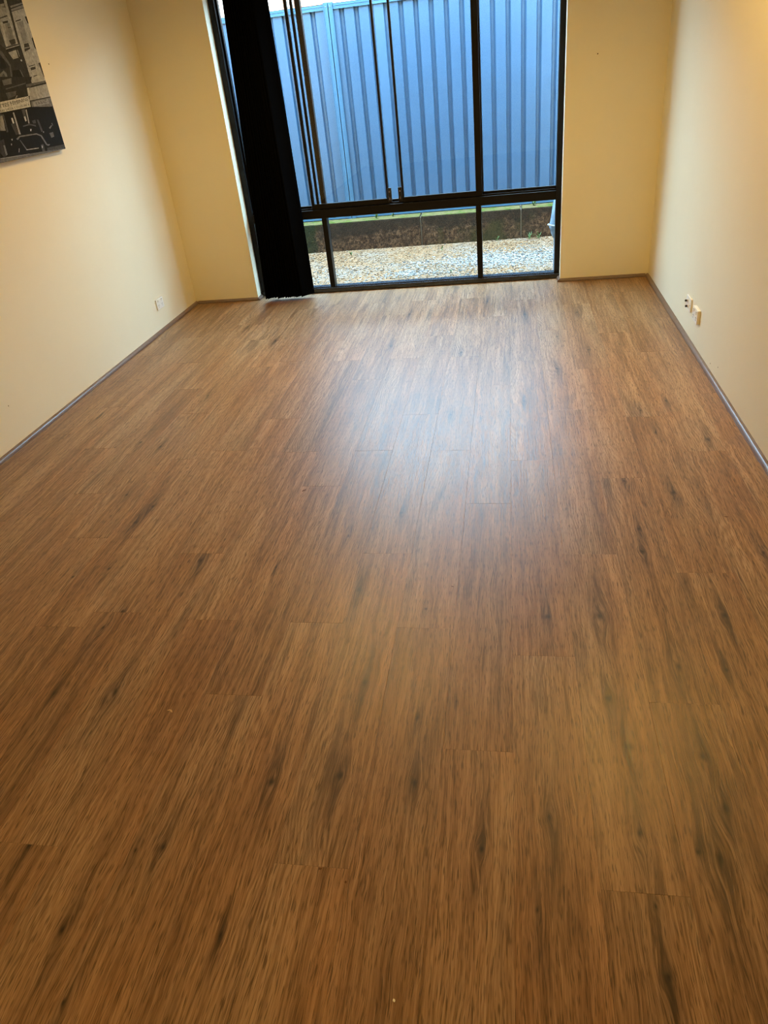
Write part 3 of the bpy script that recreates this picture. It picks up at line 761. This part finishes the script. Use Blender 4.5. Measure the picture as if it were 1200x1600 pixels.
# damp black staining with an uneven lower edge
damp = tw.maprange(tw.math('ADD', wsep.outputs[2], tw.math('MULTIPLY', tw.math('SUBTRACT', w2, 0.5), 0.50)), 0.03, 0.10, 0.0, 0.85)
wcol = tw.mix(damp, wcol, (0.008, 0.007, 0.004))
wcol = tw.mix(tw.math('MULTIPLY', tw.maprange(tw.noise(wc, 2.1, 3.0, 0.6), 0.52, 0.60, 0.0, 0.85), tw.maprange(w1, 0.3, 0.6, 0.5, 1.0)), wcol, (0.014, 0.019, 0.003))
# the ledge: pale dust with bright moss
nrm = tw.n('ShaderNodeSeparateXYZ'); tw.put(nrm.inputs[0], tw.n('ShaderNodeNewGeometry').outputs['Normal'])
up = tw.maprange(nrm.outputs[2], 0.35, 0.7, 0.0, 1.0)
ledge = tw.ramp(w3, [(0.36, (0.150, 0.112, 0.050)), (0.52, (0.120, 0.105, 0.033)), (0.64, (0.053, 0.084, 0.008))])
wcol = tw.mix(up, wcol, ledge)
tw.set(wcol, 0.9, 0, 0.2); tw.bump(w1, 0.8, 0.012)
MAT['moss_wall'] = tw.m
ret = empty('retaining_wall', (-0.9, 7.9, ZG - 0.1))
tag(ret, 'low mossy concrete block wall below the blue fence', 'wall')
edges = [-4.9, -3.9, -2.9, -1.897, -0.89, 0.12, 1.12, 2.12, 3.12]
for a, b in zip(edges[:-1], edges[1:]):
    mb = MB().box(a + 0.006 + 0.9, b - 0.006 + 0.9, -0.10, 0.30, 0.0, 0.385 + random.uniform(-0.003, 0.003))
    mb.build('block', MAT['moss_wall'], ret, bevel=0.012, seg=2)
MB().box(edges[0] + 0.9, edges[-1] + 0.9, -0.085, 0.28, 0.0, 0.372).build('mortar', speckled('grey_mortar', (0.12, 0.10, 0.07), 0.9, 0.2, 40.0), ret)

# ---- steel fence
YFE = 8.0
fence = empty('steel_fence', (-1.63, YFE, 0.19))
tag(fence, 'blue grey ribbed steel fence standing on the low wall', 'fence')
ZT = 2.055
def fl(mb, name, mat, bevel=0.0):
    mb.v = [(x + 1.63, y - YFE, z - 0.19) for x, y, z in mb.v]
    return mb.build(name, mat, fence, bevel=bevel, seg=1)
PITCH_R = 0.138
def sheet(xa, xb, off=0.0):
    """trapezoid ribs: wide pan standing forward, narrow valley behind"""
    top, bot, th = ZT - 0.012, 0.215, 0.0008
    xs = []
    ph = -0.105          # a bright rib edge sits here
    k0 = math.floor((xa - ph) / PITCH_R) - 1
    x = ph + k0 * PITCH_R
    prof = []
    while x < xb + PITCH_R:
        # pan from x to x+.090, slope, valley .020, slope
        prof += [(x, 0.0), (x + 0.088, 0.0), (x + 0.098, 0.034), (x + 0.119, 0.034)]
        x += PITCH_R
    # clip
    out = []
    for (x0, d0), (x1, d1) in zip(prof[:-1], prof[1:]):
        if x1 <= xa or x0 >= xb: continue
        def at_(q): return d0 + (d1 - d0) * (q - x0) / (x1 - x0) if x1 > x0 else d0
        a, b = max(x0, xa), min(x1, xb)
        if not out: out.append((a, at_(a)))
        out.append((b, at_(b)))
    n = len(out)
    vs = [(x_, YFE - 0.012 + off + d, bot) for x_, d in out] + [(x_, YFE - 0.012 + off + d, top) for x_, d in out]
    vs += [(x_, YFE - 0.012 + off + d + th, bot) for x_, d in out] + [(x_, YFE - 0.012 + off + d + th, top) for x_, d in out]
    fs_ = []
    for i in range(n - 1):
        fs_ += [(i, i + 1, n + i + 1, n + i), (2 * n + i + 1, 2 * n + i, 3 * n + i, 3 * n + i + 1),
                (n + i, n + i + 1, 3 * n + i + 1, 3 * n + i), (i + 1, i, 2 * n + i, 2 * n + i + 1)]
    for i in (0, n - 1):
        fs_.append((i, n + i, 3 * n + i, 2 * n + i))
    fl(MB().add(vs, fs_), 'sheet', MAT['fence'])
posts = [-4.03, -1.63, 0.77, 3.17]
for p in posts:
    # two C-channels back to back with lips
    mb = MB().box(p - 0.045, p + 0.045, YFE - 0.002, YFE + 0.004, 0.186, ZT + 0.01)
    for s_ in (-1, 1):
        a, b = sorted((p + s_ * 0.004, p + s_ * 0.045))
        mb.box(a, b, YFE - 0.036, YFE - 0.030, 0.186, ZT + 0.01)
        a, b = sorted((p + s_ * 0.003, p + s_ * 0.009))
        mb.box(a, b, YFE - 0.030, YFE - 0.002, 0.186, ZT + 0.01)
        a, b = sorted((p + s_ * 0.040, p + s_ * 0.045))
        mb.box(a, b, YFE - 0.042, YFE - 0.030, 0.186, ZT + 0.01)
    fl(mb, 'post', MAT['fence_post'])
    for s_ in (-1, 1):
        sc = MB().tube([(p + s_ * 0.022, YFE - 0.0355, ZT - 0.02), (p + s_ * 0.022, YFE - 0.040, ZT - 0.02)], 0.005, 8)
        fl(sc, 'screw', MAT['chrome'])
for a, b in zip(posts[:-1], posts[1:]):
    w = (b - a - 0.09) / 3
    for q in range(3):
        sheet(a + 0.040 + q * w, a + 0.050 + (q + 1) * w, 0.001 * (q % 2))
    a1, b1 = a + 0.047, b - 0.047
    fl(MB().box(a1, b1, YFE - 0.030, YFE - 0.027, ZT - 0.046, ZT).box(a1, b1, YFE + 0.017, YFE + 0.020, ZT - 0.046, ZT)
       .box(a1, b1, YFE - 0.030, YFE + 0.020, ZT - 0.003, ZT).box(a1, b1, YFE - 0.034, YFE - 0.030, ZT - 0.020, ZT - 0.012), 'top_rail', MAT['fence_post'])
    fl(MB().box(a1, b1, YFE - 0.030, YFE - 0.027, 0.190, 0.236).box(a1, b1, YFE + 0.017, YFE + 0.020, 0.190, 0.236)
       .box(a1, b1, YFE - 0.030, YFE + 0.020, 0.190, 0.193), 'bottom_rail', MAT['fence_post'])

# ---- weeds
def leaf_mesh(l, w, bend):
    vs, fs_ = [], []
    for i in range(5):
        u = i / 4
        hw = w * math.sin(math.pi * (0.12 + 0.86 * u)) * 0.5
        vs += [(-hw, u * l, bend * u * u), (0, u * l, bend * u * u - 0.1 * w), (hw, u * l, bend * u * u)]
    for i in range(4):
        for q in (0, 1):
            a = i * 3 + q
            fs_.append((a, a + 1, a + 4, a + 3))
    m = MB(); m.v = vs; m.f = fs_
    me = m.mesh('leaf'); me.materials.append(MAT['leaf'])
    return me
LM = [leaf_mesh(0.055, 0.024, 0.012), leaf_mesh(0.04, 0.02, -0.01), leaf_mesh(0.07, 0.012, 0.02)]
def weed(loc, n, sc, label, kind=0):
    r = empty('weed', loc)
    tag(r, label, 'weed', 'weeds by the low wall')
    MB().tube([(0, 0, -0.004), (0.003, 0.002, 0.02 * sc), (0.0, 0.004, 0.045 * sc)], [0.003, 0.002, 0.001], 6).build('stem', MAT['leaf'], r)
    for i in range(n):
        o = link('leaf', LM[(i + kind) % 3], None, r, (0, 0.002, 0.045 * sc * (i + 0.5) / n))
        o.rotation_euler = (random.uniform(0.2, 0.9), 0, i * 2.4 + random.uniform(-0.3, 0.3))
        s_ = sc * random.uniform(0.7, 1.15); o.scale = (s_, s_, s_)
weed((0.208, 7.745, ZG), 9, 0.83, 'leafy weed at the wall foot, left of the pair below the mossy block')
weed((0.292, 7.725, ZG), 10, 0.94, 'leafy weed at the wall foot nearest the wrapped pole')
weed((-0.119, 7.75, ZG), 7, 0.65, 'small weed at the wall foot just right of the window mullion', 1)
weed((-0.66, 7.50, ZG), 6, 0.58, 'tiny weed in the gravel left of the grey stone patch', 2)
weed((-1.60, 7.56, ZG), 7, 0.58, 'tiny weed in the gravel near the blind', 2)
weed((-0.507, 6.549, ZG), 6, 0.58, 'tiny weed in the gravel close to the window sill', 2)
weed((-1.35, 7.86, 0.182), 10, 0.86, 'bright green tuft on the wall ledge near the blind', 2)
weed((-1.18, 7.88, 0.182), 8, 0.72, 'small green tuft on the wall ledge right of the bright one', 2)
weed((0.25, 7.88, 0.182), 10, 0.86, 'green tuft on the wall ledge near the window edge', 1)

# ---- wrapped pole by the outer wall
wp = empty('wrapped_pole', (0.378, 6.30, ZG))
tag(wp, 'slim pale blue pole with a wrapped bundle tied by a white band', 'pole')
MB().tube([(0, 0, 0), (0, 0, 0.62)], 0.020, 14).build('pole', MAT['wrap'], wp, smooth=False)
zs = [0.30, 0.325, 0.35, 0.385, 0.40, 0.43, 0.47, 0.52, 0.58, 0.64]
rs = [0.026, 0.040, 0.046, 0.062, 0.058, 0.052, 0.044, 0.034, 0.026, 0.012]
vs, fs = [], []
nn = 20
for z, r_ in zip(zs, rs):
    for k_ in range(nn):
        a = 2 * math.pi * k_ / nn
        rr = r_ * (1 + 0.10 * math.sin(5 * a + z * 20) + 0.05 * math.sin(9 * a))
        vs.append((rr * math.cos(a), rr * math.sin(a), z + 0.006 * math.sin(3 * a)))
for q in range(len(zs) - 1):
    for k_ in range(nn):
        fs.append((q * nn + k_, q * nn + (k_ + 1) % nn, (q + 1) * nn + (k_ + 1) % nn, (q + 1) * nn + k_))
fs += [tuple(range(nn - 1, -1, -1)), tuple(range((len(zs) - 1) * nn, len(zs) * nn))]
MB().add(vs, fs).build('wrapping', MAT['wrap'], wp, smooth=True)
MB().tube([(0.066 * math.cos(2 * math.pi * k_ / 24), 0.066 * math.sin(2 * math.pi * k_ / 24), 0.392 + 0.012 * math.cos(2 * math.pi * k_ / 24 + 2.6)) for k_ in range(25)], 0.006, 8).build('tie_band', MAT['wrap_band'], wp, smooth=True)

# ---- neighbour's house over the fence
nb = empty('neighbour_house', (-3, 11.5, ZG))
tag(nb, 'sunlit cream house just showing over the fence top', 'house')
MB().box(-9, 12, 0, 0.25, 0, 3.0).build('outer_wall', MAT['render_wall'], nb)
MB().box(0.02, 0.62, -0.03, -0.001, 1.0, 2.62).build('brick_pier', MAT['brick'], nb)
MB().box(2.4, 3.4, -0.03, -0.001, 1.0, 2.62).build('brick_pier', MAT['brick'], nb)
MB().box(0.10, 0.20, -0.05, -0.031, 1.1, 2.55).build('downpipe', MAT['eave'], nb)
MB().add([(-9.4, -0.5, 3.0), (12.4, -0.5, 3.0), (12.4, 3.5, 4.6), (-9.4, 3.5, 4.6), (-9.4, -0.5, 2.9), (12.4, -0.5, 2.9), (12.4, 3.5, 4.5), (-9.4, 3.5, 4.5)],
         [(0, 1, 2, 3), (7, 6, 5, 4), (0, 4, 5, 1), (1, 5, 6, 2), (2, 6, 7, 3), (3, 7, 4, 0)]).build('roof', MAT['terracotta'], nb)

# ================================================================== bits lying on the floor
def flake(name, loc, l, w, h, mat, rot, label, curl=0.0, cat='debris'):
    vs, fs_ = [], []
    n = 7
    for lay in (0, 1):
        for i in range(n):
            u = i / (n - 1)
            hw = w * 0.5 * math.sin(math.pi * (0.1 + 0.8 * u)) * random.uniform(0.75, 1.2)
            yy = (u - 0.5) * l
            z = 0.0003 + h * (0.25 + curl * math.sin(math.pi * u)) * (1 if lay else 0.0) + curl * h * math.sin(math.pi * u) * (0.6 if not lay else 0)
            xx = curl * 0.35 * l * math.sin(math.pi * u)
            vs += [(xx - hw, yy, z + (0.15 * h if lay else 0)), (xx + hw, yy, z)]
    m = 2 * n
    for i in range(n - 1):
        a = 2 * i
        fs_ += [(a, a + 1, a + 3, a + 2), (m + a, m + a + 2, m + a + 3, m + a + 1), (a, a + 2, m + a + 2, m + a), (a + 1, m + a + 1, m + a + 3, a + 3)]
    fs_ += [(0, m, m + 1, 1), (m - 2, m - 1, 2 * m - 1, 2 * m - 2)]
    o = MB().add(vs, fs_).build(name, mat, loc=loc)
    o.rotation_euler = (0, 0, rot)
    tag(o, label, cat, 'bits lying on the floor')
flake('leaf_fragment', (-0.879, 2.604, 0), 0.020, 0.010, 0.003, MAT['dry_leaf'], -0.7, 'dark brown leaf fragment on the floor at the edge of the window shine')
flake('wood_shaving', (-0.975, 1.347, 0), 0.019, 0.006, 0.003, MAT['curl'], 1.2, 'pale curled shaving on the floor towards the wall with the picture', 0.5)
flake('crumb', (-0.228, 0.660, 0), 0.006, 0.005, 0.004, MAT['crumb'], 0.4, 'tiny white crumb on the floor nearest the viewer')
flake('leaf_fragment', (-0.366, 0.885, 0), 0.006, 0.005, 0.002, MAT['dry_leaf'], 0.4, 'tiny dark fragment, right one of the close pair on the near floor')
flake('leaf_fragment', (-0.430, 0.911, 0), 0.009, 0.005, 0.002, MAT['dry_leaf'], 1.9, 'tiny brown fragment, left one of the close pair on the near floor')
flake('leaf_fragment', (-0.198, 1.944, 0), 0.011, 0.004, 0.002, MAT['dry_leaf'], 1.2, 'small dark fragment in the middle of the floor')
flake('leaf_fragment', (0.773, 2.372, 0), 0.016, 0.005, 0.002, MAT['dry_leaf'], 1.3, 'small dark fragment on the floor near the wall with two sockets')
